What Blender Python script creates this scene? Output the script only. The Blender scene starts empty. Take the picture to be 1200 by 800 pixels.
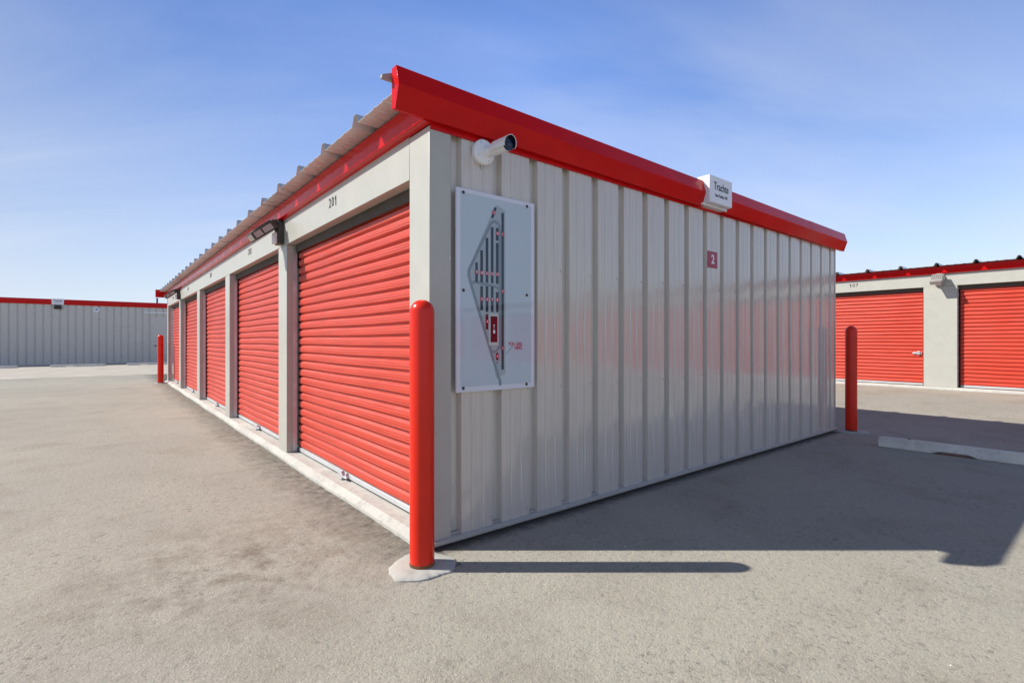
import bpy, bmesh, math, random
from mathutils import Vector, Matrix
random.seed(7)
scene = bpy.context.scene
COL = scene.collection
R = math.radians
TH = R(38.94)                      # heading of the building grid
CX, CY = -0.5137, 3.1454           # ground corner of the near building
VX, VY = math.cos(TH), math.sin(TH)
UX, UY = -math.sin(TH), math.cos(TH)
RIGHT_X, RIGHT_Z = 13.3, 0.18      # face of the building across the lane; its pad lies a little higher

def W(x, y, z=0.0):
    return (CX + x*VX + y*UX, CY + x*VY + y*UY, z)

# ------------------------------------------------------------------ materials
def node_mat(name):
    m = bpy.data.materials.new(name); m.use_nodes = True
    nt = m.node_tree; nt.nodes.clear()
    out = nt.nodes.new('ShaderNodeOutputMaterial')
    b = nt.nodes.new('ShaderNodeBsdfPrincipled')
    nt.links.new(b.outputs[0], out.inputs[0])
    return m, nt, b

def coords(nt, scale=(1, 1, 1)):
    tc = nt.nodes.new('ShaderNodeTexCoord'); mp = nt.nodes.new('ShaderNodeMapping')
    mp.inputs['Scale'].default_value = scale
    nt.links.new(tc.outputs['Object'], mp.inputs[0]); return mp.outputs[0]

def noise(nt, vec, scale, detail=4, rough=0.55, dist=0.0):
    n = nt.nodes.new('ShaderNodeTexNoise')
    n.inputs['Scale'].default_value = scale; n.inputs['Detail'].default_value = detail
    n.inputs['Roughness'].default_value = rough; n.inputs['Distortion'].default_value = dist
    nt.links.new(vec, n.inputs['Vector']); return n.outputs['Fac']

def ramp(nt, fac, stops):
    r = nt.nodes.new('ShaderNodeValToRGB')
    e = r.color_ramp.elements
    while len(e) < len(stops): e.new(0.5)
    for k, (p, c) in enumerate(stops):
        e[k].position = p; e[k].color = (c, c, c, 1) if isinstance(c, (int, float)) else (*c, 1)
    nt.links.new(fac, r.inputs[0]); return r.outputs[0]

def mix(nt, fac, a, b, mode='MIX'):
    m = nt.nodes.new('ShaderNodeMix'); m.data_type = 'RGBA'; m.blend_type = mode
    for sock, v in ((m.inputs[0], fac), (m.inputs[6], a), (m.inputs[7], b)):
        if isinstance(v, (int, float)): sock.default_value = v
        elif isinstance(v, tuple): sock.default_value = (*v, 1)
        else: nt.links.new(v, sock)
    return m.outputs[2]

def math_(nt, op, a, b=0.0, clamp=False):
    m = nt.nodes.new('ShaderNodeMath'); m.operation = op; m.use_clamp = clamp
    for k, v in enumerate((a, b)):
        if isinstance(v, (int, float)): m.inputs[k].default_value = v
        else: nt.links.new(v, m.inputs[k])
    return m.outputs[0]

def bump(nt, b, height, strength, dist=0.01, prev=None):
    n = nt.nodes.new('ShaderNodeBump'); n.inputs['Strength'].default_value = strength
    n.inputs['Distance'].default_value = dist
    nt.links.new(height, n.inputs['Height'])
    if prev is not None: nt.links.new(prev, n.inputs['Normal'])
    nt.links.new(n.outputs[0], b.inputs['Normal']); return n.outputs[0]

def paint(name, col, rough=0.35, var=0.08, stretch=(1, 1, 1), bscale=6, bstr=0.0, bdist=0.004, dirt=0.0, spec=0.5, coat=0.0, metal=0.0, rvar=0.12):
    """painted or coated surface: slight tone drift, rub marks in the gloss, soft oil-canning"""
    m, nt, b = node_mat(name)
    v = coords(nt, stretch); v1 = coords(nt)
    n1 = noise(nt, v, 5, 5); n2 = noise(nt, v1, 1.3, 3)
    dark = tuple(c*(1-var) for c in col); lite = tuple(min(1, c*(1+var)) for c in col)
    c = mix(nt, ramp(nt, n1, [(.35, 0.0), (.65, 1.0)]), dark, lite)
    if dirt:
        d = ramp(nt, noise(nt, v1, 9, 8, .7), [(.52, 0.0), (.75, 1.0)])
        c = mix(nt, math_(nt, 'MULTIPLY', d, dirt), c, (.16, .13, .10))
    nt.links.new(c, b.inputs['Base Color'])
    rr = nt.nodes.new('ShaderNodeMapRange')
    nt.links.new(n2, rr.inputs[0]); rr.inputs[1].default_value = .3; rr.inputs[2].default_value = .7
    rr.inputs[3].default_value = max(.03, rough-rvar*.5); rr.inputs[4].default_value = rough+rvar*.5
    nt.links.new(rr.outputs[0], b.inputs['Roughness'])
    b.inputs['Specular IOR Level'].default_value = spec; b.inputs['Metallic'].default_value = metal
    b.inputs['Coat Weight'].default_value = coat; b.inputs['Coat Roughness'].default_value = .08
    if bstr: bump(nt, b, noise(nt, v, bscale, 3, .5), bstr, bdist)
    return m

M = {}
CREAM = (.435, .428, .375)
M['cream'] = paint('cream_coated_steel', CREAM, .34, .03, (1, 1, 1), 3, .12, .01, dirt=.06)
M['wall'] = paint('cream_ribbed_steel', (.57, .525, .45), .12, .05, (9, 9, .4), 3.0, .26, .006, dirt=.07, spec=1.0, rvar=.07)  # same cream as the posts, lightened and warmed to lift the shaded wall
M['wall_grey'] = paint('grey_ribbed_steel', (.55, .525, .47), .30, .05, (9, 9, .45), 3.0, .2, .006, dirt=.05)
M['door'] = paint('red_door_curtain', (.53, .047, .021), .42, .10, (1.2, .35, 9), 4, .2, .006, dirt=.16, rvar=.2)
M['trim'] = paint('red_trim_steel', (.56, .008, .009), .16, .06, (.8, 1, 1), 2.2, .3, .012, spec=.14, rvar=.06)
M['roof'] = paint('galvalume_roof', (.56, .56, .55), .32, .06, (1, 6, 1), 5, .1, .005, metal=.35)
M['galv'] = paint('galvanised_steel', (.60, .61, .62), .38, .1, metal=.6)
M['bar'] = paint('pale_aluminium_bar', (.50, .51, .51), .4, .05, metal=.15, dirt=.1)
M['dark'] = paint('gap_and_rubber_black', (.015, .014, .014), .8, .05)  # near-black standing for unlit gaps and backing, also the rubber seal
M['seal'] = paint('grey_brush_seal', (.075, .062, .05), .8, .1)
M['bronze'] = paint('dark_bronze_casting', (.045, .038, .032), .42, .1)
M['greyhead'] = paint('grey_fixture_casting', (.30, .28, .25), .45, .08)
M['lens_pane'] = paint('frosted_lens', (.42, .36, .33), .22, .05)
M['white'] = paint('white_plastic', (.78, .78, .77), .3, .03)
M['glass_black'] = paint('black_lens_glass', (.008, .012, .03), .05, .05, rvar=.02)
M['black'] = paint('black_print', (.015, .015, .017), .4, .03)
M['bollard'] = paint('red_bollard_sleeve', (.68, .022, .008), .26, .04, dirt=.02, spec=.3, rvar=.03)
M['sign_white'] = paint('white_sign_face', (.76, .77, .78), .28, .02)
M['maroon'] = paint('maroon_plate', (.33, .02, .05), .35, .04)
M['map_white'] = paint('acrylic_white', (.66, .67, .72), .05, .01, rvar=.02)
M['map_field'] = paint('acrylic_pale_blue', (.47, .55, .59), .04, .01, rvar=.02)
M['map_site'] = paint('acrylic_site_grey', (.34, .40, .42), .04, .01, rvar=.02)
M['map_pad'] = paint('acrylic_pad_grey', (.52, .53, .51), .04, .01, rvar=.02)
M['map_road'] = paint('acrylic_road_grey', (.20, .25, .28), .04, .01, rvar=.02)
M['map_navy'] = paint('acrylic_navy', (.018, .035, .055), .04, .01, rvar=.02)
M['map_wine'] = paint('acrylic_wine', (.12, .008, .02), .04, .01, rvar=.02)
M['map_red'] = paint('acrylic_red', (.50, .02, .07), .06, .01, rvar=.02)
M['rust'] = paint('rusty_band', (.16, .06, .02), .85, .5, (1, 1, 1), 60, .5, .01)
M['blue'] = paint('blue_print', (.10, .25, .50), .3, .03)
M['brass'] = paint('dark_knob_metal', (.05, .05, .05), .35, .05, metal=.6)

def concrete(name, base, speck=.25):
    m, nt, b = node_mat(name)
    v = coords(nt)
    big = noise(nt, v, 1.1, 5, .6); mid = noise(nt, v, 14, 6, .65); fine = noise(nt, v, 170, 3, .6)
    c = mix(nt, ramp(nt, big, [(.3, 0.0), (.7, 1.0)]), tuple(x*.82 for x in base), tuple(min(1, x*1.1) for x in base))
    c = mix(nt, ramp(nt, mid, [(.28, .55), (.5, 0.0)]), c, tuple(x*.55 for x in base))
    c = mix(nt, ramp(nt, fine, [(.3, speck), (.5, 0.0)]), c, tuple(x*.4 for x in base))
    nt.links.new(c, b.inputs['Base Color']); b.inputs['Roughness'].default_value = .85
    b.inputs['Specular IOR Level'].default_value = .3
    p = bump(nt, b, mid, .16, .01); bump(nt, b, fine, .3, .004, p)
    return m
M['slab'] = concrete('slab_concrete', (.47, .455, .405))
M['pad'] = concrete('pad_concrete', (.45, .435, .385))
M['stop'] = concrete('wheel_stop_concrete', (.70, .66, .57))
M['apron'] = concrete('apron_concrete', (.45, .405, .335), .15)

def asphalt(name, base, lane=False):
    m, nt, b = node_mat(name)
    v = coords(nt)
    vs = coords(nt, (1.0, .35, 1.0))
    huge = noise(nt, v, .22, 4, .55); big = noise(nt, v, 1.6, 6, .62, .4); mid = noise(nt, v, 11, 7, .7)
    fine = noise(nt, v, 95, 4, .7); grain = noise(nt, v, 260, 2, .6)
    k = lambda f: tuple(x*f for x in base)
    c = mix(nt, ramp(nt, huge, [(.36, 0.0), (.64, 1.0)]), (base[0]*.88, base[1]*.90, base[2]*.93), (base[0]*1.08, base[1]*1.075, base[2]*1.06))
    c = mix(nt, ramp(nt, big, [(.30, .8), (.50, 0.0)]), c, (base[0]*.80, base[1]*.765, base[2]*.73))
    c = mix(nt, ramp(nt, noise(nt, vs, .9, 5, .6), [(.52, 0.0), (.72, .45)]), c, k(1.12))
    # crumbled open patches where the binder has worn out
    pits = math_(nt, 'MULTIPLY', ramp(nt, mid, [(.36, 1.0), (.45, 0.0)]), ramp(nt, noise(nt, v, .8, 4, .6), [(.42, 1.0), (.58, .10)]))
    c = mix(nt, math_(nt, 'MULTIPLY', pits, .45), c, k(.45))
    crumb = noise(nt, v, 30, 5, .62); clus = ramp(nt, noise(nt, v, 1.3, 5, .65), [(.38, .12), (.62, 1.0)])
    pit2 = math_(nt, 'MULTIPLY', ramp(nt, crumb, [(.36, 1.0), (.435, 0.0)]), clus)
    c = mix(nt, math_(nt, 'MULTIPLY', pit2, .68), c, k(.34))
    # aggregate
    vo = nt.nodes.new('ShaderNodeTexVoronoi'); vo.inputs['Scale'].default_value = 120
    nt.links.new(v, vo.inputs['Vector'])
    sep = nt.nodes.new('ShaderNodeSeparateColor'); nt.links.new(vo.outputs['Color'], sep.inputs[0])
    lite = math_(nt, 'MULTIPLY', ramp(nt, sep.outputs[0], [(.90, 0.0), (.97, 1.0)]), ramp(nt, vo.outputs['Distance'], [(.3, .55), (.55, 0.0)]))
    darkc = math_(nt, 'MULTIPLY', ramp(nt, sep.outputs[1], [(.86, 0.0), (.95, 1.0)]), ramp(nt, vo.outputs['Distance'], [(.3, .6), (.6, 0.0)]))
    c = mix(nt, lite, c, (min(.75, base[0]*1.75), min(.72, base[1]*1.72), min(.68, base[2]*1.68)))
    c = mix(nt, darkc, c, k(.45))
    c = mix(nt, ramp(nt, fine, [(.30, .55), (.48, 0.0)]), c, k(.58))
    c = mix(nt, ramp(nt, grain, [(.35, .22), (.60, 0.0)]), c, k(.65))
    c = mix(nt, ramp(nt, fine, [(.58, 0.0), (.74, .35)]), c, k(1.45))
    if not lane:
        # worn dark margin along the slab (x just left of the near building's face)
        sx = nt.nodes.new('ShaderNodeSeparateXYZ'); nt.links.new(v, sx.inputs[0])
        wob = math_(nt, 'MULTIPLY', math_(nt, 'SUBTRACT', noise(nt, v, 4, 6, .7), .5), .55)
        d = math_(nt, 'ADD', sx.outputs[0], wob)
        mr = nt.nodes.new('ShaderNodeMapRange'); nt.links.new(d, mr.inputs[0])
        mr.inputs[1].default_value = -.46; mr.inputs[2].default_value = -.12; mr.inputs[3].default_value = 0; mr.inputs[4].default_value = 1
        lim = math_(nt, 'LESS_THAN', sx.outputs[0], .05)
        l2 = math_(nt, 'GREATER_THAN', sx.outputs[1], -.30)
        edge = math_(nt, 'MULTIPLY', math_(nt, 'MULTIPLY', mr.outputs[0], lim), l2)
        edge = math_(nt, 'MULTIPLY', edge, ramp(nt, mid, [(.36, .95), (.62, .35)]))
        c = mix(nt, edge, c, k(.27))
        # gap shadow painted dark along the foot of the ribbed end wall
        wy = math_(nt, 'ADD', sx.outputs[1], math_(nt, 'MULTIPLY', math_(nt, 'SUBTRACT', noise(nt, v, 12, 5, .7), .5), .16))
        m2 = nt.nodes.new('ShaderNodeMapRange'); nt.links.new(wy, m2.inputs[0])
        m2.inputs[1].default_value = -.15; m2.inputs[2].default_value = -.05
        foot_shade = math_(nt, 'MULTIPLY', math_(nt, 'MULTIPLY', m2.outputs[0], math_(nt, 'GREATER_THAN', sx.outputs[0], .0)), math_(nt, 'LESS_THAN', sx.outputs[0], 6.7))
        c = mix(nt, math_(nt, 'MULTIPLY', foot_shade, .85), c, k(.16))
        # oily dirt trodden out from the first door
        dm = nt.nodes.new('ShaderNodeVectorMath'); dm.operation = 'DISTANCE'; nt.links.new(v, dm.inputs[0]); dm.inputs[1].default_value = (-.95, .55, 0)
        m3 = nt.nodes.new('ShaderNodeMapRange'); nt.links.new(dm.outputs['Value'], m3.inputs[0])
        m3.inputs[1].default_value = .15; m3.inputs[2].default_value = 1.1; m3.inputs[3].default_value = 1; m3.inputs[4].default_value = 0
        dp = math_(nt, 'MULTIPLY', m3.outputs[0], ramp(nt, noise(nt, v, 5, 7, .72), [(.44, 0.0), (.62, .9)]))
        c = mix(nt, dp, c, (base[0]*.52, base[1]*.47, base[2]*.43))
    nt.links.new(c, b.inputs['Base Color'])
    b.inputs['Roughness'].default_value = .88; b.inputs['Specular IOR Level'].default_value = .3
    p = bump(nt, b, mid, .35, .02)
    p = bump(nt, b, crumb, .5, .012, p)
    p = bump(nt, b, fine, .42, .008, p)
    bump(nt, b, vo.outputs['Distance'], .35, .004, p)
    return m
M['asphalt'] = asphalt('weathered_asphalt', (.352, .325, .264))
M['lane'] = asphalt('pale_asphalt', (.356, .325, .262), True)

# ------------------------------------------------------------------ mesh helpers
class MB:
    def __init__(s): s.v = []; s.f = []
    def add(s, vs, fs):
        o = len(s.v); s.v += [tuple(p) for p in vs]; s.f += [tuple(i+o for i in f) for f in fs]; return s
    def box(s, x0, x1, y0, y1, z0, z1):
        v = [(x, y, z) for z in (z0, z1) for x, y in ((x0, y0), (x1, y0), (x1, y1), (x0, y1))]
        return s.add(v, [(3, 2, 1, 0), (4, 5, 6, 7), (0, 1, 5, 4), (1, 2, 6, 5), (2, 3, 7, 6), (3, 0, 4, 7)])
    def prism(s, prof, a0, a1, axis, closed=True, a_fn=None):
        """2-D profile swept along an axis; axis 'x': profile is (y,z); 'y': (x,z); 'z': (x,y)"""
        n = len(prof); put = {'x': lambda a, p: (a, p[0], p[1]), 'y': lambda a, p: (p[0], a, p[1]), 'z': lambda a, p: (p[0], p[1], a)}[axis]
        vs = [put(a0, p) for p in prof] + [put(a1, p) for p in prof]
        m = n if closed else n-1
        fs = [(k, (k+1) % n, n+(k+1) % n, n+k) for k in range(m)]
        if closed: fs += [tuple(range(n-1, -1, -1)), tuple(range(n, 2*n))]
        return s.add(vs, fs)
    def lathe(s, prof, c=(0, 0, 0), n=32, mat=None, cap=True):
        """profile (r,z) round local z; mat optionally tilts it"""
        vs = []
        for r, z in prof:
            for k in range(n):
                a = 2*math.pi*k/n; p = Vector((r*math.cos(a), r*math.sin(a), z))
                if mat: p = mat @ p
                vs.append((p.x+c[0], p.y+c[1], p.z+c[2]))
        fs = [(i*n+k, i*n+(k+1) % n, (i+1)*n+(k+1) % n, (i+1)*n+k) for i in range(len(prof)-1) for k in range(n)]
        if cap:
            fs += [tuple(range(n-1, -1, -1)), tuple((len(prof)-1)*n+k for k in range(n))]
        return s.add(vs, fs)
    def bolt(s, p, d, r=.007, h=.005):
        """hex screw head at p looking along d ('-x','-y')"""
        mt = {'-y': Matrix.Rotation(R(90), 3, 'X'), '-x': Matrix.Rotation(R(-90), 3, 'Y')}[d]
        return s.lathe([(r*1.25, 0), (r*1.25, h*.35), (r, h*.4), (r*.9, h)], p, 8, mt)
    def poly(s, pts2, y):
        """flat piece on a plane facing -y, pts (x,z)"""
        return s.add([(x, y, z) for x, z in pts2], [tuple(range(len(pts2)))])
    def build(s, name, mat, parent=None, loc=None, bevel=0.0, sharp=32, smooth=True, rz=None, recalc=True, seg=2):
        me = bpy.data.meshes.new(name); me.from_pydata(s.v, [], s.f)
        if recalc:
            bm = bmesh.new(); bm.from_mesh(me); bmesh.ops.recalc_face_normals(bm, faces=bm.faces); bm.to_mesh(me); bm.free()
        me.materials.append(mat)
        if smooth:
            me.shade_smooth(); me.set_sharp_from_angle(angle=R(sharp))
        o = bpy.data.objects.new(name, me); COL.objects.link(o)
        if parent: o.parent = parent
        if loc: o.location = loc
        if rz is not None: o.rotation_euler[2] = rz
        if bevel:
            b = o.modifiers.new('bevel', 'BEVEL'); b.width = bevel; b.segments = seg; b.limit_method = 'ANGLE'; b.angle_limit = R(40)
        return o

def thing(name, label, cat, loc, rz=TH, group=None):
    o = bpy.data.objects.new(name, None); COL.objects.link(o)
    o.location = loc; o.rotation_euler[2] = rz; o.empty_display_size = .1
    o['label'] = label; o['category'] = cat
    if group: o['group'] = group
    return o

def copy_tree(o, parent=None):
    c = o.copy(); COL.objects.link(c)
    if parent: c.parent = parent
    for ch in o.children: copy_tree(ch, c)
    return c

def struct(o):
    o['kind'] = 'structure'; return o

def lettering(text, size, name, mat, parent, fn, squeeze=1.0, align='CENTER', bold=0.0, depth=.0008):
    cu = bpy.data.curves.new('lettering', 'FONT'); cu.body = text; cu.size = size
    cu.align_x = align; cu.align_y = 'CENTER'; cu.extrude = depth; cu.offset = bold
    t = bpy.data.objects.new('lettering', cu); COL.objects.link(t)
    bpy.context.view_layer.update()
    me = bpy.data.meshes.new_from_object(t.evaluated_get(bpy.context.evaluated_depsgraph_get()))
    bpy.data.objects.remove(t); bpy.data.curves.remove(cu)
    for vert in me.vertices: vert.co = fn(vert.co.x*squeeze, vert.co.y, vert.co.z)
    bm = bmesh.new(); bm.from_mesh(me); bmesh.ops.recalc_face_normals(bm, faces=bm.faces); bm.to_mesh(me); bm.free()
    me.materials.clear(); me.materials.append(mat)
    o = bpy.data.objects.new(name, me); COL.objects.link(o)
    if parent: o.parent = parent
    return o
on_left = lambda y0, z0, x=-.0018: (lambda a, b, d: Vector((x-d, y0-a, z0+b)))       # on a face looking along -x
on_end = lambda x0, z0, y=-.0018: (lambda a, b, d: Vector((x0+a, y-d, z0+b)))        # on a face looking along -y

# ------------------------------------------------------------------ ribbed wall sheet (faces -y)
def ribbed_wall(x0, x1, z0, z1, first, pitch=.331, rows=(), valley=.080, depth=.042):
    mb = MB(); prof = [(x0, 0.0)]; k = 0; valleys = []
    def flat(a, b):
        # a flat pan with two shallow stiffening beads, its middle bowed a hair
        w = b-a
        if w > .2:
            bw = random.uniform(.0015, .0045)
            for t, y in ((.08, 0.0), (.28, 0.0), (.32, .0055), (.36, 0.0), (.50, 0.0), (.64, 0.0), (.68, .0055), (.72, 0.0), (.92, 0.0)):
                prof.append((a+w*t, y-bw*math.sin(math.pi*t)+random.uniform(-.0004, .0004)))
    last = x0
    while first+k*pitch+valley < x1:
        a = first+k*pitch
        if a > x0:
            flat(last, a)
            prof += [(a, 0.0), (a+.008, depth), (a+valley-.012, depth), (a+valley, 0.0)]
            valleys.append(a); last = a+valley
        k += 1
    prof.append((x1, 0.0))
    # rows of points up the wall let the pans wander a little, so that reflections break up
    nz = 10; n = len(prof); vs = []
    for j in range(nz+1):
        z = z0+(z1-z0)*j/nz
        for (x, y) in prof: vs.append((x, y+random.uniform(-.0011, .0011), z))
    fs = [(j*n+i, j*n+i+1, (j+1)*n+i+1, (j+1)*n+i) for j in range(nz) for i in range(n-1)]
    mb.add(vs, fs)
    for zr in rows:
        for a in valleys: mb.bolt((a-.012, -.0015, zr+random.uniform(-.01, .01)), '-y', .008, .006)
    return mb

def curtain_mesh(w, z0, z1, pitch=.0866, d=.021):
    """corrugated roll-up curtain, face towards -x, spans y 0..w"""
    prof = []; n = int((z1-z0)/pitch)+1
    for k in range(n):
        for t, q in ((0, 1.0), (.09, 1.0), (.125, .80), (.185, .14), (.235, .0), (.36, -.04), (.385, .015), (.41, -.05), (.60, -.05), (.625, .01), (.65, -.03), (.80, .03), (.87, .22), (.955, .88)):
            z = z0+(k+t)*pitch
            if z > z1: break
            prof.append((d*q, z))
    ny = 12; m = len(prof); vs = []
    ph = random.uniform(0, 6)
    for j in range(ny+1):
        y = w*j/ny
        for (x, z) in prof: vs.append((x+.003*math.sin(y*2.3+z*1.7+ph)+random.uniform(-.0006, .0006), y, z+.0025*math.sin(y*3.1+z*4+ph)))
    fs = [(j*m+i, (j+1)*m+i, (j+1)*m+i+1, j*m+i+1) for j in range(ny) for i in range(m-1)]
    mb = MB(); mb.add(vs, fs)
    # the curtain's rolled edges and back, so it has a thickness
    b = .028
    for (ya) in (0, w):
        vs2 = [(x, ya, z) for x, z in prof] + [(b, ya, z) for x, z in prof]
        mb.add(vs2, [(i, i+1, m+i+1, m+i) for i in range(m-1)])
    return mb

DOOR_H, OPEN_Z, SLAB = 2.36, 2.359, .066
SIDE_GAP = .035

def make_door(parent, y0, y1, kind, label=None):
    """door > bottom_bar, latch, track, seal ; y0 is the opening's near side"""
    w = y1-y0
    dr = curtain_mesh(w-2*SIDE_GAP, .118, 2.44).build('door', M['door'], parent, (.122, y0+SIDE_GAP, 0), sharp=50)
    L = w-2*SIDE_GAP
    MB().box(-.004, .03, .0, L, .078, .120).build('bottom_bar', M['bar'], dr, bevel=.004)
    MB().box(.004, .024, .0, L, .067, .079).build('rubber_seal', M['dark'], dr)
    MB().box(-.030, -.020, -.02, L+.02, 2.275, 2.40).build('brush_seal', M['seal'], dr)
    for side, yy in (('near', -SIDE_GAP+.003), ('far', L+SIDE_GAP-.006)):
        t = MB().box(-.056, -.012, yy, yy+.003, .068, 2.352)
        ys = yy if side == 'far' else yy+.003
        for k in range(8):
            z = .16+k*.285
            s = -1 if side == 'far' else 1
            t.box(-.040, -.028, ys+s*.0, ys+s*.006, z-.007, z+.007)
        t.build('track', M['galv'], dr)
        g = MB()
        if side == 'far': g.box(.03, .06, L-.05, L+SIDE_GAP-.002, .068, 2.4)
        else: g.box(.03, .06, -SIDE_GAP+.002, .05, .068, 2.4)
        g.build('gap_shade_fill', M['dark'], dr)  # black box stands for the shaded gap beside the curtain
    lt = MB()
    if kind == 'floor':                   # slide bolt at the middle of the bottom bar
        c = L*.5
        for yy in (c-.05, c+.05): lt.prism([(yy-.028, .088), (yy+.028, .088), (yy+.006, .128), (yy-.006, .128)], -.03, -.004, 'x')
        lt.box(-.045, -.028, c-.10, c+.12, .088, .10)
        lt.box(-.055, -.005, c-.02, c+.03, .07, .085)
        lt.build('latch', M['galv'], dr, bevel=.003)
    else:                                 # side latch at waist height
        c = .02
        lt.box(-.022, -.004, c, c+.16, .80, .845); lt.box(-.04, -.02, c+.03, c+.075, .79, .875); lt.box(-.03, -.006, c+.11, c+.18, .812, .83)
        lt.build('latch', M['galv'], dr, bevel=.003)
    if label: dr['label'] = label
    return dr

def roof_mesh(x0, x1, y0, y1, z0, z1, rib0, pitch=.666, h=.070):
    prof = [(y0, 0.0)]; y = rib0
    while y > y0: y -= pitch
    y += pitch
    last = y0
    def beads(a, b):
        for t in (.25, .5, .75):
            c = a+(b-a)*t
            if b-a > .3: prof.extend([(c-.02, 0), (c-.008, .007), (c+.008, .007), (c+.02, 0)])
    while y+.05 < y1:
        beads(last, y-.045)
        prof += [(y-.055, 0), (y-.018, h), (y+.018, h), (y+.055, 0)]; last = y+.055; y += pitch
    prof.append((y1, 0.0))
    n = len(prof); t = .0025
    mb = MB()
    vs = [(x, yy, z+dz-tt) for tt in (0, t) for (x, z) in ((x0, z0), (x1, z1)) for (yy, dz) in prof]
    fs = [(i, i+1, n+i+1, n+i) for i in range(n-1)] + [(2*n+i+1, 2*n+i, 3*n+i, 3*n+i+1) for i in range(n-1)]
    fs += [(i, i+1, 2*n+i+1, 2*n+i) for i in range(n-1)]
    mb.add(vs, fs); return mb

def slab_edge(y0, y1, x0, x1):
    """foundation slab with a sloped, slightly broken front edge"""
    ny = int((y1-y0)/.06); vs = []; m = 5
    for j in range(ny+1):
        y = y0+(y1-y0)*j/ny
        e = x0+random.uniform(-.004, .004)+.007*math.sin(y*2.1)
        zt = .034+random.uniform(-.002, .002)
        vs += [(e-.004, y, -.05), (e, y, zt-.012), (e+.008, y, zt), (.0, y, .0645), (x1, y, .0655)]
    fs = [(j*m+i, (j+1)*m+i, (j+1)*m+i+1, j*m+i+1) for j in range(ny) for i in range(m-1)]
    mb = MB(); mb.add(vs, fs)
    mb.add([(x0, y0, -.05), (x0, y0, .022), (0, y0, .0645), (x1, y0, .0655), (x1, y0, -.05)], [(0, 1, 2, 3, 4)])
    mb.add([(x0, y1, -.05), (x0, y1, .022), (0, y1, .0645), (x1, y1, .0655), (x1, y1, -.05)], [(4, 3, 2, 1, 0)])
    return mb

def unit_number(txt, yc, zc, root, h=.086, w=.050, gap=.020):
    adv = w+gap; x = -(len(txt)-1)*adv/2; mb = MB()
    for ch in txt:
        if ch == '1':
            pts = [(-.004, -h/2), (.012, -h/2), (.012, h/2), (.000, h/2), (-.020, h/2-.020), (-.020, h/2-.034), (-.004, h/2-.021)]
            vs = [(-d, yc-(x+a), zc+b) for d in (.0012, .0022) for a, b in pts]; n = len(pts)
            mb.add(vs, [tuple(range(n)), tuple(range(2*n-1, n-1, -1))]+[(k, (k+1) % n, n+(k+1) % n, n+k) for k in range(n)])
        else:
            o = lettering(ch, .118, 'unit_number', M['black'], None, on_left(yc-x, zc), .95)
            mb.add([tuple(q.co) for q in o.data.vertices], [tuple(p.vertices) for p in o.data.polygons])
            me = o.data; bpy.data.objects.remove(o); bpy.data.meshes.remove(me)
        x += adv
    mb.build('unit_number', M['black'], root, smooth=False)

def storage_front(root, openings, ya, yb, width, rib0, kind, numbers, near_open):
    """everything along the -x face shared by the two door rows"""
    # pillars between the openings, butted under the header
    ops = sorted(openings)
    pil = []
    for a, b in zip(ops[:-1], ops[1:]): pil.append((a[1], b[0]))
    for a, b in pil:
        MB().box(0, .108, a, b, .0665, 2.357).build('pillar', M['cream'], root, bevel=.004)
    MB().box(0, .09, ops[0][0]+.002, ops[-1][1]-.002, 2.359, 2.655).build('header', M['cream'], root, bevel=.003)
    for (a, b) in ops: make_door(root, a, b, kind)
    MB().box(.20, .23, ya+.05, yb-.05, .067, 2.72).build('dark_backing', M['dark'], root)  # added black sheet behind the doors: blocks light, darkens the gaps
    e0, e1 = ya-.02, yb+.03
    MB().prism([(.002, 2.640), (-.053, 2.650), (-.055, 2.654), (-.055, 2.80), (.002, 2.80)], e0, e1, 'y').build('eave_trim', M['trim'], root, bevel=.002)
    roof_mesh(-.20, width+.04, ya-.012, yb+.02, 2.812, 2.735, rib0).build('roof', M['roof'], root, sharp=25, recalc=False)
    for yy, txt in numbers:
        unit_number(txt, yy, 2.518, root)

# ------------------------------------------------------------------ near building
GRP_B = None
near = thing('storage_building', 'low cream storage building in the middle with five red roll-up doors and ribbed end wall', 'building', W(0, 0))
WID, LEN = 6.68, 16.33
OPEN = [(.26, 3.127), (3.46, 6.355), (6.705, 9.56), (9.92, 12.84), (13.18, 16.06)]
storage_front(near, OPEN, 0, LEN, WID, .69, 'floor', [(1.69, '201'), (4.91, '202'), (8.13, '203'), (11.38, '204'), (14.62, '205')], True)
MB().box(-.001, .156, -.005, .258, .030, 2.635).build('corner_trim', M['cream'], near, bevel=.004)
MB().box(0, .108, 16.06, LEN, .0665, 2.655).build('corner_trim', M['cream'], near, bevel=.004)
ribbed_wall(.157, WID-.04, .05, 2.64, .158, rows=(.955, 1.825, .11)).build('end_wall', M['wall'], near, sharp=14, recalc=False)
MB().box(.16, WID-.03, .06, .10, .07, 2.7).build('dark_backing', M['dark'], near)  # added black backing behind the ribbed sheet
MB().box(WID-.039, WID+.004, -.006, .12, .05, 2.635).build('corner_trim', M['cream'], near, bevel=.004)
MB().box(WID-.03, WID, .122, LEN, .066, 2.69).build('back_wall', M['wall'], near)
MB().box(.24, WID-.04, LEN-.06, LEN, .066, 2.69).build('far_wall', M['wall'], near)
MB().prism([(.002, .052), (-.030, .045), (-.030, .023), (.002, .023)], -.002, WID+.01, 'x').build('base_flashing', M['cream'], near, bevel=.002)
slab_edge(.012, LEN+.05, -.052, WID+.005).build('foundation', M['slab'], near, sharp=30)

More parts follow.
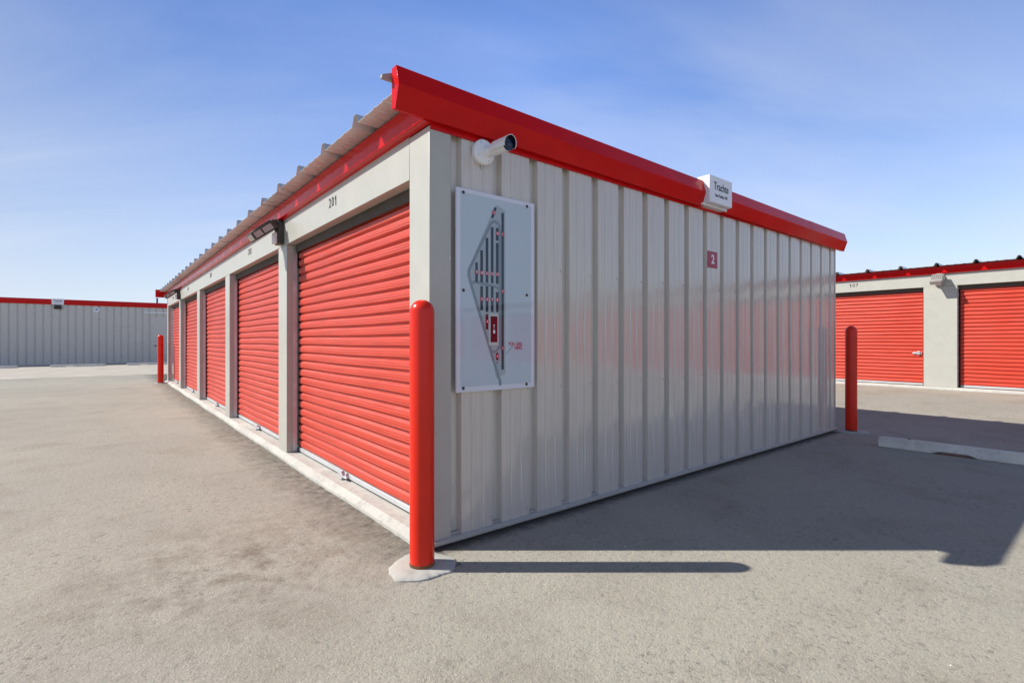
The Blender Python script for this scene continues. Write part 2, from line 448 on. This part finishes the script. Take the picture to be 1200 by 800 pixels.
def sloped(mb, s):          # rake follows the roof's slight fall
    mb.v = [(x, y, z-s*(x+.25)) for x, y, z in mb.v]; return mb
RAKE = .0062
sloped(MB().prism([(.0, 2.660), (-.050, 2.648), (-.095, 2.778), (-.060, 2.900), (.0, 2.900)], -.252, 3.06, 'x'), RAKE).build('gable_fascia', M['trim'], near, bevel=.003)
sloped(MB().prism([(.0, 2.660), (-.050, 2.648), (-.095, 2.778), (-.060, 2.900), (.0, 2.900)], 3.44, 5.60, 'x'), RAKE).build('gable_fascia', M['trim'], near, bevel=.003)
sloped(MB().prism([(.0, 2.6585), (-.0515, 2.6465), (-.0968, 2.778), (-.0615, 2.9018), (.0, 2.9018)], 5.597, 6.87, 'x'), RAKE).build('gable_fascia', M['trim'], near, bevel=.003)
sloped(MB().box(.004, 6.69, -.012, -.002, 2.612, 2.659), .0).build('rake_trim', M['trim'], near, bevel=.002)
MB().prism([(-.31, 2.832), (-.31, 2.853), (-.19, 2.905), (.05, 2.905), (.05, 2.832)], .004, .03, 'y').build('rake_channel', M['greyhead'], near, bevel=.002)
# far gable
sloped(MB().prism([(LEN+.03, 2.640), (LEN+.07, 2.64), (LEN+.115, 2.76), (LEN+.08, 2.88), (LEN+.03, 2.88)], -.30, 6.87, 'x'), RAKE).build('gable_fascia', M['trim'], near, bevel=.003)

# company sign box on the fascia
sg = thing('fascia_sign', 'square white lettered sign box set into the red roof fascia above the ribbed end wall', 'sign', W(3.25, -.05, 2.64))
def front_face(x, y, z): return (x, y, z)
MB().box(-.215, .215, -.085, .05, .02, .285).build('sign_box', M['sign_white'], sg, bevel=.006)
MB().box(-.24, .215, -.03, .045, -.003, .019).build('bottom_lip', M['sign_white'], sg, bevel=.003)
lettering('Trachte', .108, 'lettering', M['black'], sg, on_end(.0, .185, -.0862), .82, bold=.0012)
lettering('Sun Prairie, WI', .044, 'lettering', M['black'], sg, on_end(.0, .098, -.0862), .86, bold=.0006)

# number plate
pl = thing('number_plate', 'small maroon plate with a white 2 on the ribbed end wall', 'sign', W(3.315, -.001, 2.132))
MB().box(-.092, .092, -.006, 0, -.085, .085).build('plate', M['maroon'], pl, bevel=.002)
lettering('2', .125, 'lettering', M['sign_white'], pl, on_end(0, 0, -.0072), 1.0, bold=.003)

# ------------------------------------------------------------------ site map board
mp = thing('site_map_board', 'tall white glossy site map screwed to the ribbed end wall beside the corner', 'sign', W(.1848, 0, .964))
MW, MH = .667, 1.323
MB().box(0, MW, -.022, -.004, 0, MH).build('panel', M['map_white'], mp, bevel=.003)
fd = MB().box(.031, MW-.034, -.0232, -.0205, .036, MH-.028).build('map_field', M['map_field'], mp)
def slab2(pts, y, t=.0006):
    mb = MB(); n = len(pts)
    vs = [(x, y, z) for x, z in pts]+[(x, y+t, z) for x, z in pts]
    mb.add(vs, [tuple(range(n)), tuple(range(2*n-1, n-1, -1))]+[(k, (k+1) % n, n+(k+1) % n, n+k) for k in range(n)]); return mb
def merge(mbs):
    r = MB()
    for q in mbs: r.add(q.v, q.f)
    return r
site = [(.315, 1.258), (.395, 1.232), (.398, .107), (.318, .081), (.285, .24), (.096, .735), (.086, .79), (.26, 1.15)]
merge([slab2(site, -.0242)]).build('site_print', M['map_site'], mp)
def road(pts, w, y):
    out = []
    for (a, b) in zip(pts[:-1], pts[1:]):
        dx, dz = b[0]-a[0], b[1]-a[1]; l = math.hypot(dx, dz) or 1; nx, nz = -dz/l*w/2, dx/l*w/2
        ex, ez = dx/l*w*.2, dz/l*w*.2
        out.append(slab2([(a[0]+nx-ex, a[1]+nz-ez), (b[0]+nx+ex, b[1]+nz+ez), (b[0]-nx+ex, b[1]-nz+ez), (a[0]-nx-ex, a[1]-nz-ez)], y+random.uniform(0, .0002)))
    return out
arc = [(.350, .28), (.350, 1.08), (.346, 1.11), (.334, 1.132), (.312, 1.143), (.288, 1.138), (.272, 1.122), (.255, 1.09), (.155, .905), (.098, .80), (.094, .765), (.11, .71), (.203, .455), (.285, .23), (.335, .10), (.350, .062), (.354, .034)]
roads = road(arc, .020, -.0250)
roads += road([(.11, .712), (.15, .722), (.22, .712), (.31, .702), (.338, .69), (.349, .665)], .019, -.0250)
roads += road([(.26, .30), (.275, .272), (.30, .258), (.325, .268), (.342, .295), (.350, .33)], .016, -.0250)
merge(roads).build('road_print', M['map_road'], mp)
navy = []
def bar(x0, x1, z0, z1): navy.append(slab2([(x0, z0), (x1, z0), (x1, z1), (x0, z1)], -.0258))
navy.append(slab2([(.302, 1.237), (.322, 1.237), (.293, 1.162), (.274, 1.162)], -.0258))
bar(.363, .383, .138, 1.21); bar(.273, .294, .723, 1.10); bar(.316, .337, 1.015, 1.101); bar(.316, .337, .721, .999)
bar(.230, .251, .723, 1.023); bar(.186, .207, .722, .936); bar(.146, .165, .721, .850); bar(.186, .207, .538, .698)
bar(.230, .251, .527, .699); bar(.274, .294, .528, .701); bar(.316, .337, .529, .666)
merge(navy).build('building_print', M['map_navy'], mp)
merge([slab2([(.255, .305), (.338, .305), (.338, .515), (.255, .515)], -.0253)]).build('office_pad_print', M['map_pad'], mp)
merge([slab2([(.270, .325), (.327, .325), (.327, .500), (.270, .500)], -.0262), slab2([(.230, .411), (.250, .411), (.250, .514), (.230, .514)], -.0262),
       slab2([(.317, .204), (.336, .204), (.336, .253), (.317, .253)], -.0262)]).build('office_print', M['map_wine'], mp)
LAB = [(.297, 1.201, '2'), (.327, 1.063, '15'), (.373, 1.064, '1'), (.155, .787, '9'), (.197, .785, '10'), (.240, .785, '11'), (.284, .786, '12'), (.327, .786, '13'),
       (.373, .673, '1'), (.197, .612, '5'), (.240, .612, '6'), (.284, .613, '7'), (.326, .613, '8'), (.240, .463, '4'), (.373, .284, '1'), (.326, .230, '2')]
tags = []
for x, z, t in LAB: tags.append(slab2([(x-.0125, z-.0115), (x+.0125, z-.0115), (x+.0125, z+.0115), (x-.0125, z+.0115)], -.0268))
tags.append(slab2([(.319, .182), (.335, .182), (.327, .196)], -.0268))
for q in tags: q.build('number_tag_print', M['map_red'], mp)
for x, z, t in LAB: lettering(t, .024, 'lettering', M['sign_white'], mp, on_end(x, z, -.0272), .9, bold=.0004, depth=.0001)
merge([slab2([(.291, .385), (.307, .385), (.307, .408), (.291, .408)], -.0266), slab2([(.295, .418), (.303, .418), (.303, .426), (.295, .426)], -.0266),
       slab2([(.294, .434), (.304, .434), (.304, .444), (.294, .444)], -.0266)]).build('office_mark_print', M['sign_white'], mp)
lettering('YOU ARE', .035, 'lettering', M['map_red'], mp, on_end(.548, .312, -.0240), .86, 'RIGHT', bold=.0007, depth=.0002)
lettering('HERE', .035, 'lettering', M['map_red'], mp, on_end(.548, .285, -.0240), .86, 'RIGHT', bold=.0007, depth=.0002)
merge(road([(.396, .239), (.464, .297)], .003, -.0248)).build('pointer_line', M['map_road'], mp)
for x, z in ((.053, 1.294), (.594, 1.292), (.053, .662), (.592, .660), (.052, .028), (.590, .027)):
    MB().lathe([(.011, 0), (.011, .003), (.007, .006), (.0, .0065)], (x, -.0222, z), 12, Matrix.Rotation(R(90), 3, 'X'), cap=False).build('screw', M['bronze'], mp)

# ------------------------------------------------------------------ security camera
sc = thing('security_camera', 'white bullet security camera on a round base above the site map board', 'camera', W(.396, 0, 2.551))
RX = Matrix.Rotation(R(90), 3, 'X')      # local z -> -y
MB().lathe([(.080, 0), (.080, .012), (.084, .014), (.084, .034), (.076, .042), (.040, .046), (.0, .046)], (0, 0, 0), 40, RX, cap=False).build('round_base', M['white'], sc)
for a in (30, 120, 210, 300): MB().bolt((.064*math.cos(R(a)), -.042, .064*math.sin(R(a))), '-y', .0035, .002).build('base_screw', M['brass'], sc)
MB().lathe([(.040, .03), (.034, .055), (.030, .075), (.0, .095)], (0.022, 0, 0.004), 24, RX, cap=False).build('swivel', M['white'], sc)
ax = Vector((.02, -1.0, -.03)).normalized(); st = Vector((.040, -.058, .010))
rot = Vector((0, 0, 1)).rotation_difference(ax).to_matrix()
MB().lathe([(.024, -.005), (.034, .012), (.041, .03), (.043, .05), (.043, .170), (.042, .1735)], st, 32, rot).build('barrel', M['white'], sc)
MB().lathe([(.0425, .1735), (.0425, .181), (.0, .181)], st, 32, rot, cap=False).build('lens_face', M['glass_black'], sc)
MB().lathe([(.018, .181), (.016, .1845), (.0, .187)], st, 20, rot, cap=False).build('lens', M['glass_black'], sc)
# hood: shell round the upper side of the barrel, jutting past the lens
hd = MB(); nA = 18; e1 = Vector((0, 0, 1)); e1 = (e1-ax*e1.dot(ax)).normalized(); e2 = ax.cross(e1)
vs = []
for rr in (.0505, .0475):
    for zz in (.055, .215):
        for k in range(nA+1):
            a = R(-118+236*k/nA); p = st+ax*(zz-(.02*abs(a)/2 if zz > .1 else 0))+(e1*math.cos(a)+e2*math.sin(a))*rr; vs.append(tuple(p))
m_ = nA+1; fs = []
for k in range(nA):
    fs += [(k, k+1, m_+k+1, m_+k), (2*m_+k+1, 2*m_+k, 3*m_+k, 3*m_+k+1), (m_+k, m_+k+1, 3*m_+k+1, 3*m_+k), (k+1, k, 2*m_+k, 2*m_+k+1)]
hd.add(vs, fs); hd.build('hood', M['white'], sc)
ln = MB(); lv = []
for zz in (.175, .212):
    for k in range(nA+1):
        a = R(-116+232*k/nA); p = st+ax*(zz-.02*abs(a)/2)+(e1*math.cos(a)+e2*math.sin(a))*.0468; lv.append(tuple(p))
ln.add(lv, [(k, k+1, m_+k+1, m_+k) for k in range(nA)]); ln.build('hood_liner', M['glass_black'], sc)
MB().lathe([(.006, -.02), (.006, .01), (.004, .014)], (-.005, -.012, -.088), 10).build('drain_plug', M['galv'], sc)

# ------------------------------------------------------------------ flood lights on the pillars
def flood_light(label, loc, mat, tilt=38, rz=TH):
    t = thing('wall_light', label, 'wall light', loc, rz, 'flood lights on the storage buildings')
    MB().box(-.065, 0, -.075, .075, -.155, .10).build('mount_box', mat, t, bevel=.006)
    arm = MB(); pr = [(-.03, .075), (-.03, .125), (-.13, .098), (-.155, .045), (-.10, .035)]
    arm.prism(pr, -.055, .055, 'y'); arm.build('arm', mat, t, bevel=.005)
    a = R(tilt); cx, cz = -.115, .092
    def T(p): return (cx-(p[0]*math.cos(a)-p[2]*math.sin(a)), p[1], cz-(p[0]*math.sin(a)+p[2]*math.cos(a)))
    hb = MB().box(.0, .29, -.11, .11, -.01, .085); hb.v = [T(p) for p in hb.v]
    h = hb.build('head', mat, t, bevel=.006)
    for q in ((.055, .165, -.1135, -.109, .008, .070), (.185, .272, -.1135, -.109, .008, .070), (.289, .2935, -.09, .09, .006, .070), (.055, .27, -.085, .085, .0845, .0885)):
        lp = MB().box(*q); lp.v = [T(p) for p in lp.v]
        lp.build('lens_pane', M['lens_pane'], h)
    MB().box(-.10, -.066, -.05, .05, -.15, -.03).build('sensor', M['white'], t, bevel=.005)
    fin = MB()
    for k in range(6): fin.box(.03, .20, -.09+k*.036-.004, -.09+k*.036+.004, -.022, -.01)
    fin.v = [T(p) for p in fin.v]; fin.build('cooling_fins', mat, h)
    return t
flood_light('dark bronze flood light on the pillar beside door 201 of the near building', W(0, 3.30, 2.53), M['bronze'])
flood_light('dark flood light high on the farthest pillar of the near building', W(0, 13.0, 2.53), M['bronze'])
flood_light('grey flood light on the pale pillar beside door 107 across the lane', W(RIGHT_X, .10, RIGHT_Z+2.53), M['greyhead'])

# ------------------------------------------------------------------ building across the lane
right = thing('storage_building', 'cream storage building across the lane at right with red roll-up doors and unit number 107', 'building', W(RIGHT_X, 0, RIGHT_Z))
ROP = [(.39, 3.27), (3.62, 6.5), (6.85, 9.73)]
y = -.21
for k in range(7): ROP.append((y-2.88, y)); y -= 3.23
RA, RB = y+.35-.26, 9.73+.26
storage_front(right, ROP, RA, RB, 7.0, .116, 'side', [(1.80, '107')], False)
MB().box(-.001, .156, RB-.258, RB, .03, 2.655).build('corner_trim', M['cream'], right, bevel=.004)
MB().box(-.001, .156, RA, RA+.258, .03, 2.655).build('corner_trim', M['cream'], right, bevel=.004)
slab_edge(RA, RB, -.052, 7.0).build('foundation', M['slab'], right, sharp=30)
MB().box(6.97, 7.0, RA, RB, .066, 2.69).build('back_wall', M['wall'], right)
for yy in (RA, RB-.06): MB().box(.158, 6.96, yy, yy+.06, .066, 2.69).build('side_wall', M['wall'], right)
for yy, s in ((RA-.012, -1), (RB+.02, 1)):
    MB().prism([(yy, 2.64), (yy+s*.05, 2.64), (yy+s*.095, 2.77), (yy+s*.06, 2.89), (yy, 2.89)], -.25, 7.1, 'x').build('gable_fascia', M['trim'], right, bevel=.003)

# ------------------------------------------------------------------ long building at left
LYW = 34.2
left = thing('storage_building', 'long grey ribbed building with a red roof band in the background at left', 'building', W(0, LYW))
LX0, LX1 = -13.5, 6.5
ribbed_wall(LX0, LX1, .05, 3.27, LX0+.15, valley=.085).build('end_wall', M['wall_grey'], left, sharp=14, recalc=False)
MB().box(LX0, LX1, .05, .10, .0, 3.3).build('dark_backing', M['dark'], left)  # black backing sheet added inside the wall
for x0, x1 in ((LX0-.1, -3.72), (-3.20, LX1+.1)):
    MB().prism([(.02, 3.262), (-.04, 3.252), (-.085, 3.38), (-.05, 3.545), (.02, 3.545)], x0, x1, 'x').build('gable_fascia', M['trim'], left, bevel=.003)
MB().box(LX0-.05, LX1+.05, .03, 12, 3.48, 3.52).build('roof', M['roof'], left)
MB().box(LX0, LX0+.05, .11, 12, 0, 3.47).build('side_wall', M['wall_grey'], left)
MB().box(LX1-.05, LX1, .11, 12, 0, 3.47).build('side_wall', M['wall_grey'], left)
MB().box(LX0+.06, LX1-.06, 11.95, 12, 0, 3.47).build('back_wall', M['wall_grey'], left)
MB().prism([(0, .06), (-.035, .05), (-.035, .0), (0, .0)], LX0, LX1, 'x').build('base_flashing', M['wall_grey'], left)
MB().lathe([(.045, 3.52), (.045, 3.84), (.06, 3.845), (.06, 3.87)], (1.0, .4, 0), 12).build('vent_pipe', M['black'], left)
dpanel = MB().box(.66, 1.60, -.014, -.004, .05, 2.72).build('door', M['wall_grey'], left, bevel=.004)
MB().box(.34, 1.90, -.05, .0, 2.93, 3.0).build('drip_cap', M['sign_white'], left, bevel=.004)
MB().lathe([(.02, 0), (.02, .04), (.04, .05), (.04, .08), (.02, .09), (.0, .09)], (.89, -.014, 1.0), 12, RX, cap=False).build('knob', M['brass'], dpanel)

ls = thing('fascia_sign', 'small white lettered sign box on the red roof band of the background building', 'sign', W(-3.46, LYW-.05, 3.24))
MB().box(-.25, .25, -.085, .04, .01, .325).build('sign_box', M['sign_white'], ls, bevel=.006)
lettering('Trachte', .135, 'lettering', M['black'], ls, on_end(.0, .215, -.0865), .82, bold=.002)
lettering('Sun Prairie, WI', .05, 'lettering', M['black'], ls, on_end(.0, .10, -.0865), .86)
lw = thing('wall_light', 'black box wall light under the sign on the background building', 'wall light', W(-3.46, LYW, 3.0))
MB().prism([(0, .01), (-.10, .01), (-.17, .10), (-.12, .22), (0, .22)], -.15, .15, 'x').build('housing', M['bronze'], lw, bevel=.006)
MB().box(-.13, .13, -.095, -.02, .002, .0095).build('lens_pane', M['lens_pane'], lw)
bd = thing('round_badge', 'small round white and blue badge on the grey wall of the background building', 'sign', W(-1.83, LYW, 3.03))
MB().lathe([(.142, 0), (.142, .012), (.135, .016), (.0, .016)], (0, 0, 0), 32, RX, cap=False).build('disc', M['sign_white'], bd)
MB().prism([(-.09, -.02), (-.05, .05), (0, .075), (.05, .05), (.09, -.02)], -.0185, -.0168, 'y').build('emblem', M['blue'], bd)

# ------------------------------------------------------------------ bollards
def bollard(label, loc, h, r, pad_r, seed, squash=1.0):
    t = thing('bollard', label, 'bollard', loc, TH, 'red bollards at the building corners')
    rnd = random.Random(seed)
    pr = [(r*1.0, .035)] + [(r, .05), (r, h-r)] + [(r*math.cos(R(a)), h-r+r*math.sin(R(a))) for a in range(10, 90, 10)] + [(.0005, h)]
    MB().lathe(pr, (0, 0, 0), 40).build('post', M['bollard'], t, sharp=60)
    MB().lathe([(r*.97, .0), (r*1.01, .012), (r*1.015, .028), (r*.98, .037)], (0, 0, 0), 40).build('rust_band', M['rust'], t)
    # rough concrete collar poured round the post
    n = 72; vs = [(0, 0, .017)]; fs = []
    ph = [rnd.uniform(0, 6.3) for _ in range(5)]
    for k in range(n):
        a = 2*math.pi*k/n
        q = pad_r*(1+.06*math.sin(2*a+ph[0])+.05*math.sin(3*a+ph[1])+.03*math.sin(7*a+ph[2])+rnd.uniform(-.03, .03))
        for f, z in ((.6, .016), (.93, .014+rnd.uniform(-.003, .003)), (.985, .009+rnd.uniform(-.003, .002)), (1.0, -.01)):
            vs.append((q*f*math.cos(a), q*f*math.sin(a)*squash, z))
    for k in range(n):
        i = 1+4*k; j = 1+4*((k+1) % n)
        fs += [(0, i, j), (i, i+1, j+1, j), (i+1, i+2, j+2, j+1), (i+2, i+3, j+3, j+2)]
    mb = MB(); mb.add(vs, fs); mb.build('concrete_collar', M['pad'], t, sharp=40)
    return t
bollard('tall red bollard in front with a rusty foot, at the corner beside door 201', W(-.148, -.178), 1.535, .0705, .185, 3)
bollard('shaded dark red bollard at the far right corner of the ribbed end wall', W(6.75, -.18), 1.51, .074, .20, 5)
bollard('distant red bollard at the far left corner of the near building', W(-.20, 15.95), 1.48, .080, .16, 9)

# ------------------------------------------------------------------ wheel stops
def wheel_stop(label, loc, rz, length=1.9):
    t = thing('wheel_stop', label, 'wheel stop', loc, rz, 'concrete wheel stops')
    w, hh = .075, .118
    mb = MB(); xs = [0, .03, .52, .60, .84, .92, length-.03, length]
    def ring(x, s, cut):
        z0 = .032 if cut else .0
        return [(x, -w*s, z0), (x, -w*.72*s, hh*.55), (x, -w*.60*s, hh*s), (x, w*.60*s, hh*s), (x, w*.72*s, hh*.55), (x, w*s, z0)]
    vs = []
    for x in xs: vs += ring(x, .93 if x in (0, length) else 1, x in (.60, .84))
    m = 6; fs = [(i*m+k, (i+1)*m+k, (i+1)*m+(k+1) % m, i*m+(k+1) % m) for i in range(len(xs)-1) for k in range(m)]
    fs += [tuple(range(m)), tuple(reversed(range((len(xs)-1)*m, len(xs)*m)))]
    mb.add(vs, fs); mb.build('block', M['stop'], t, bevel=.008)
    for x in (.30, length-.30): MB().lathe([(.016, 0), (.016, .004), (.009, .008)], (x, 0, hh-.001), 12).build('anchor_pin', M['rust'], t)
    return t
wheel_stop('pale concrete wheel stop in the shade beside the right bollard', W(5.925, -.74), TH-R(90)+R(1.5))
for lab, x in (('concrete wheel stop below the background wall, leftmost of three', -6.9), ('concrete wheel stop below the background wall, middle one under the badge', -3.55), ('concrete wheel stop at the foot of the background wall, nearest the distant bollard', -.58)):
    wheel_stop(lab, W(x, LYW-3.6), TH, 2.1 if x > -5 else 2.2)

# ------------------------------------------------------------------ ground
def zg(x):
    t = min(1, max(0, (x-7.8)/(12.8-7.8))); return RIGHT_Z*t*t*(3-2*t)
XS = [-150, -60, -20, -8, 0, 6.62] + [7.8+.5*k for k in range(11)] + [14, 21, 60, 150]
YS = [-150, -40, 0, 40, 150]
def sheet(name, xs, ys, mat, dz):
    vs = [(x, y, zg(x)+dz) for x in xs for y in ys]; n = len(ys)
    mb = MB(); mb.add(vs, [(i*n+j, (i+1)*n+j, (i+1)*n+j+1, i*n+j+1) for i in range(len(xs)-1) for j in range(n-1)])
    return struct(mb.build(name, mat, None, W(0, 0), rz=TH))
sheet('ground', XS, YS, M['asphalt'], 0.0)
sheet('road', [6.62] + [7.8+.5*k for k in range(11)] + [RIGHT_X-.02], [-40, 0, 40], M['lane'], .004)
sheet('pavement', [-45, -20, 6.4], [21.0, 28, LYW-.04], M['apron'], .004)
jm = MB().box(6.585, 6.635, -9, 20, -.01, .0075); struct(jm.build('gutter_strip', M['pad'], None, W(0, 0), rz=TH))

# loose grit lying on the asphalt near the lens
def grit():
    mb = MB(); rnd = random.Random(11)
    for k in range(420):
        x = rnd.uniform(-3.2, 2.5); y_ = rnd.uniform(-2.6, 3.5)
        if x > -.1 and y_ > -.05: continue
        s = rnd.uniform(.0015, .0045)*(1.6 if rnd.random() < .06 else 1); a = rnd.uniform(0, 6.3)
        pts = [(x+s*math.cos(a+i*1.257)*rnd.uniform(.6, 1.2), y_+s*math.sin(a+i*1.257)*rnd.uniform(.6, 1.2)) for i in range(5)]
        mb.add([(px, py, -.001) for px, py in pts]+[(x, y_, s*.9)], [(i, (i+1) % 5, 5) for i in range(5)])
    o = mb.build('loose_grit', M['stop'], None, W(0, 0), rz=TH, smooth=False); o['kind'] = 'stuff'; o['label'] = 'loose grey grit scattered over the asphalt in front'; o['category'] = 'grit'
grit()

# ------------------------------------------------------------------ sky, sun, camera
SUN_EL = 39.5
SUN_DIR = Vector((-1.0, .0, math.tan(R(SUN_EL)))).normalized()
sun = bpy.data.lights.new('sun', 'SUN'); sun.energy = 5.0; sun.angle = R(.53); sun.color = (1.0, .965, .905)
so = bpy.data.objects.new('sun', sun); COL.objects.link(so); so.location = (-20, 0, 20)
so.rotation_euler = SUN_DIR.to_track_quat('Z', 'Y').to_euler()

wd = bpy.data.worlds.new('World'); scene.world = wd; wd.use_nodes = True
nt = wd.node_tree; nt.nodes.clear()
out = nt.nodes.new('ShaderNodeOutputWorld'); bg = nt.nodes.new('ShaderNodeBackground')
sky = nt.nodes.new('ShaderNodeTexSky'); sky.sky_type = 'NISHITA'; sky.sun_disc = False
sky.sun_elevation = R(SUN_EL); sky.sun_rotation = R(-90)
sky.air_density = 1.0; sky.dust_density = .25; sky.ozone_density = 2.0; sky.altitude = 200
bg.inputs['Strength'].default_value = .104
tc = nt.nodes.new('ShaderNodeTexCoord'); sx = nt.nodes.new('ShaderNodeSeparateXYZ')
nt.links.new(tc.outputs['Generated'], sx.inputs[0])
zz = math_(nt, 'ADD', math_(nt, 'MAXIMUM', sx.outputs[2], 0.0), .22)
cb = nt.nodes.new('ShaderNodeCombineXYZ')
nt.links.new(math_(nt, 'DIVIDE', sx.outputs[0], zz), cb.inputs[0]); nt.links.new(math_(nt, 'DIVIDE', sx.outputs[1], zz), cb.inputs[1])
mpn = nt.nodes.new('ShaderNodeMapping'); mpn.inputs['Rotation'].default_value = (0, 0, R(25)); mpn.inputs['Scale'].default_value = (.55, 1.5, 1)
nt.links.new(cb.outputs[0], mpn.inputs[0])
n1 = noise(nt, mpn.outputs[0], 1.1, 8, .55, .6); n2 = noise(nt, cb.outputs[0], .5, 3, .5)
cl = math_(nt, 'MULTIPLY', ramp(nt, n1, [(.36, 0.0), (.70, 1.0)]), ramp(nt, n2, [(.35, .35), (.65, 1.0)]))
cl = math_(nt, 'MULTIPLY', cl, .46)
veil = math_(nt, 'POWER', math_(nt, 'SUBTRACT', 1.0, math_(nt, 'MAXIMUM', sx.outputs[2], 0.0), True), 3.8)
cl = math_(nt, 'ADD', cl, math_(nt, 'MULTIPLY', veil, .92), True)
side_gain = nt.nodes.new('ShaderNodeMapRange'); nt.links.new(sx.outputs[0], side_gain.inputs[0])
side_gain.inputs[1].default_value = -.8; side_gain.inputs[2].default_value = .0; side_gain.inputs[3].default_value = .42; side_gain.inputs[4].default_value = 1.18  # sky toned down by hand towards the sun's side
hs = nt.nodes.new('ShaderNodeHueSaturation'); hs.inputs['Saturation'].default_value = 1.22; hs.inputs['Value'].default_value = 1.56; hs.inputs['Hue'].default_value = .514
nt.links.new(sky.outputs[0], hs.inputs['Color'])
cbp = nt.nodes.new('ShaderNodeCombineXYZ')
def fade(sock, a, b, lo):
    m = nt.nodes.new('ShaderNodeMapRange'); nt.links.new(sock, m.inputs[0]); m.interpolation_type = 'SMOOTHSTEP'
    m.inputs[1].default_value = a; m.inputs[2].default_value = b; m.inputs[3].default_value = 1.0; m.inputs[4].default_value = lo; return m.outputs[0]
sky_dim = math_(nt, 'MULTIPLY', math_(nt, 'MULTIPLY', side_gain.outputs[0], fade(sx.outputs[2], .50, .80, .38)), math_(nt, 'MULTIPLY', fade(sx.outputs[0], .05, .7, .82), fade(sx.outputs[0], .70, .92, .62)))  # sky dimmed overhead and far right, out of view, to deepen the shade
for k_ in range(3): nt.links.new(sky_dim, cbp.inputs[k_])
skyb = mix(nt, 1.0, hs.outputs[0], cbp.outputs[0], 'MULTIPLY')
skyc = mix(nt, cl, skyb, (5.2, 5.75, 7.0))
nt.links.new(skyc, bg.inputs[0]); nt.links.new(bg.outputs[0], out.inputs[0])

cam = bpy.data.cameras.new('camera'); co = bpy.data.objects.new('camera', cam); COL.objects.link(co)
cam.sensor_width = 36; cam.lens = 594/1200*36; cam.clip_start = .05; cam.clip_end = 1000
cam.shift_y = -1/1200
co.location = (0, 0, 1.3); co.rotation_euler = (R(90), 0, 0)
scene.camera = co
vs_ = scene.view_settings
vs_.view_transform = 'Standard'; vs_.look = 'None'; vs_.exposure = 0.39; vs_.gamma = 1; vs_.use_curve_mapping = False
scene.cycles.max_bounces = 8
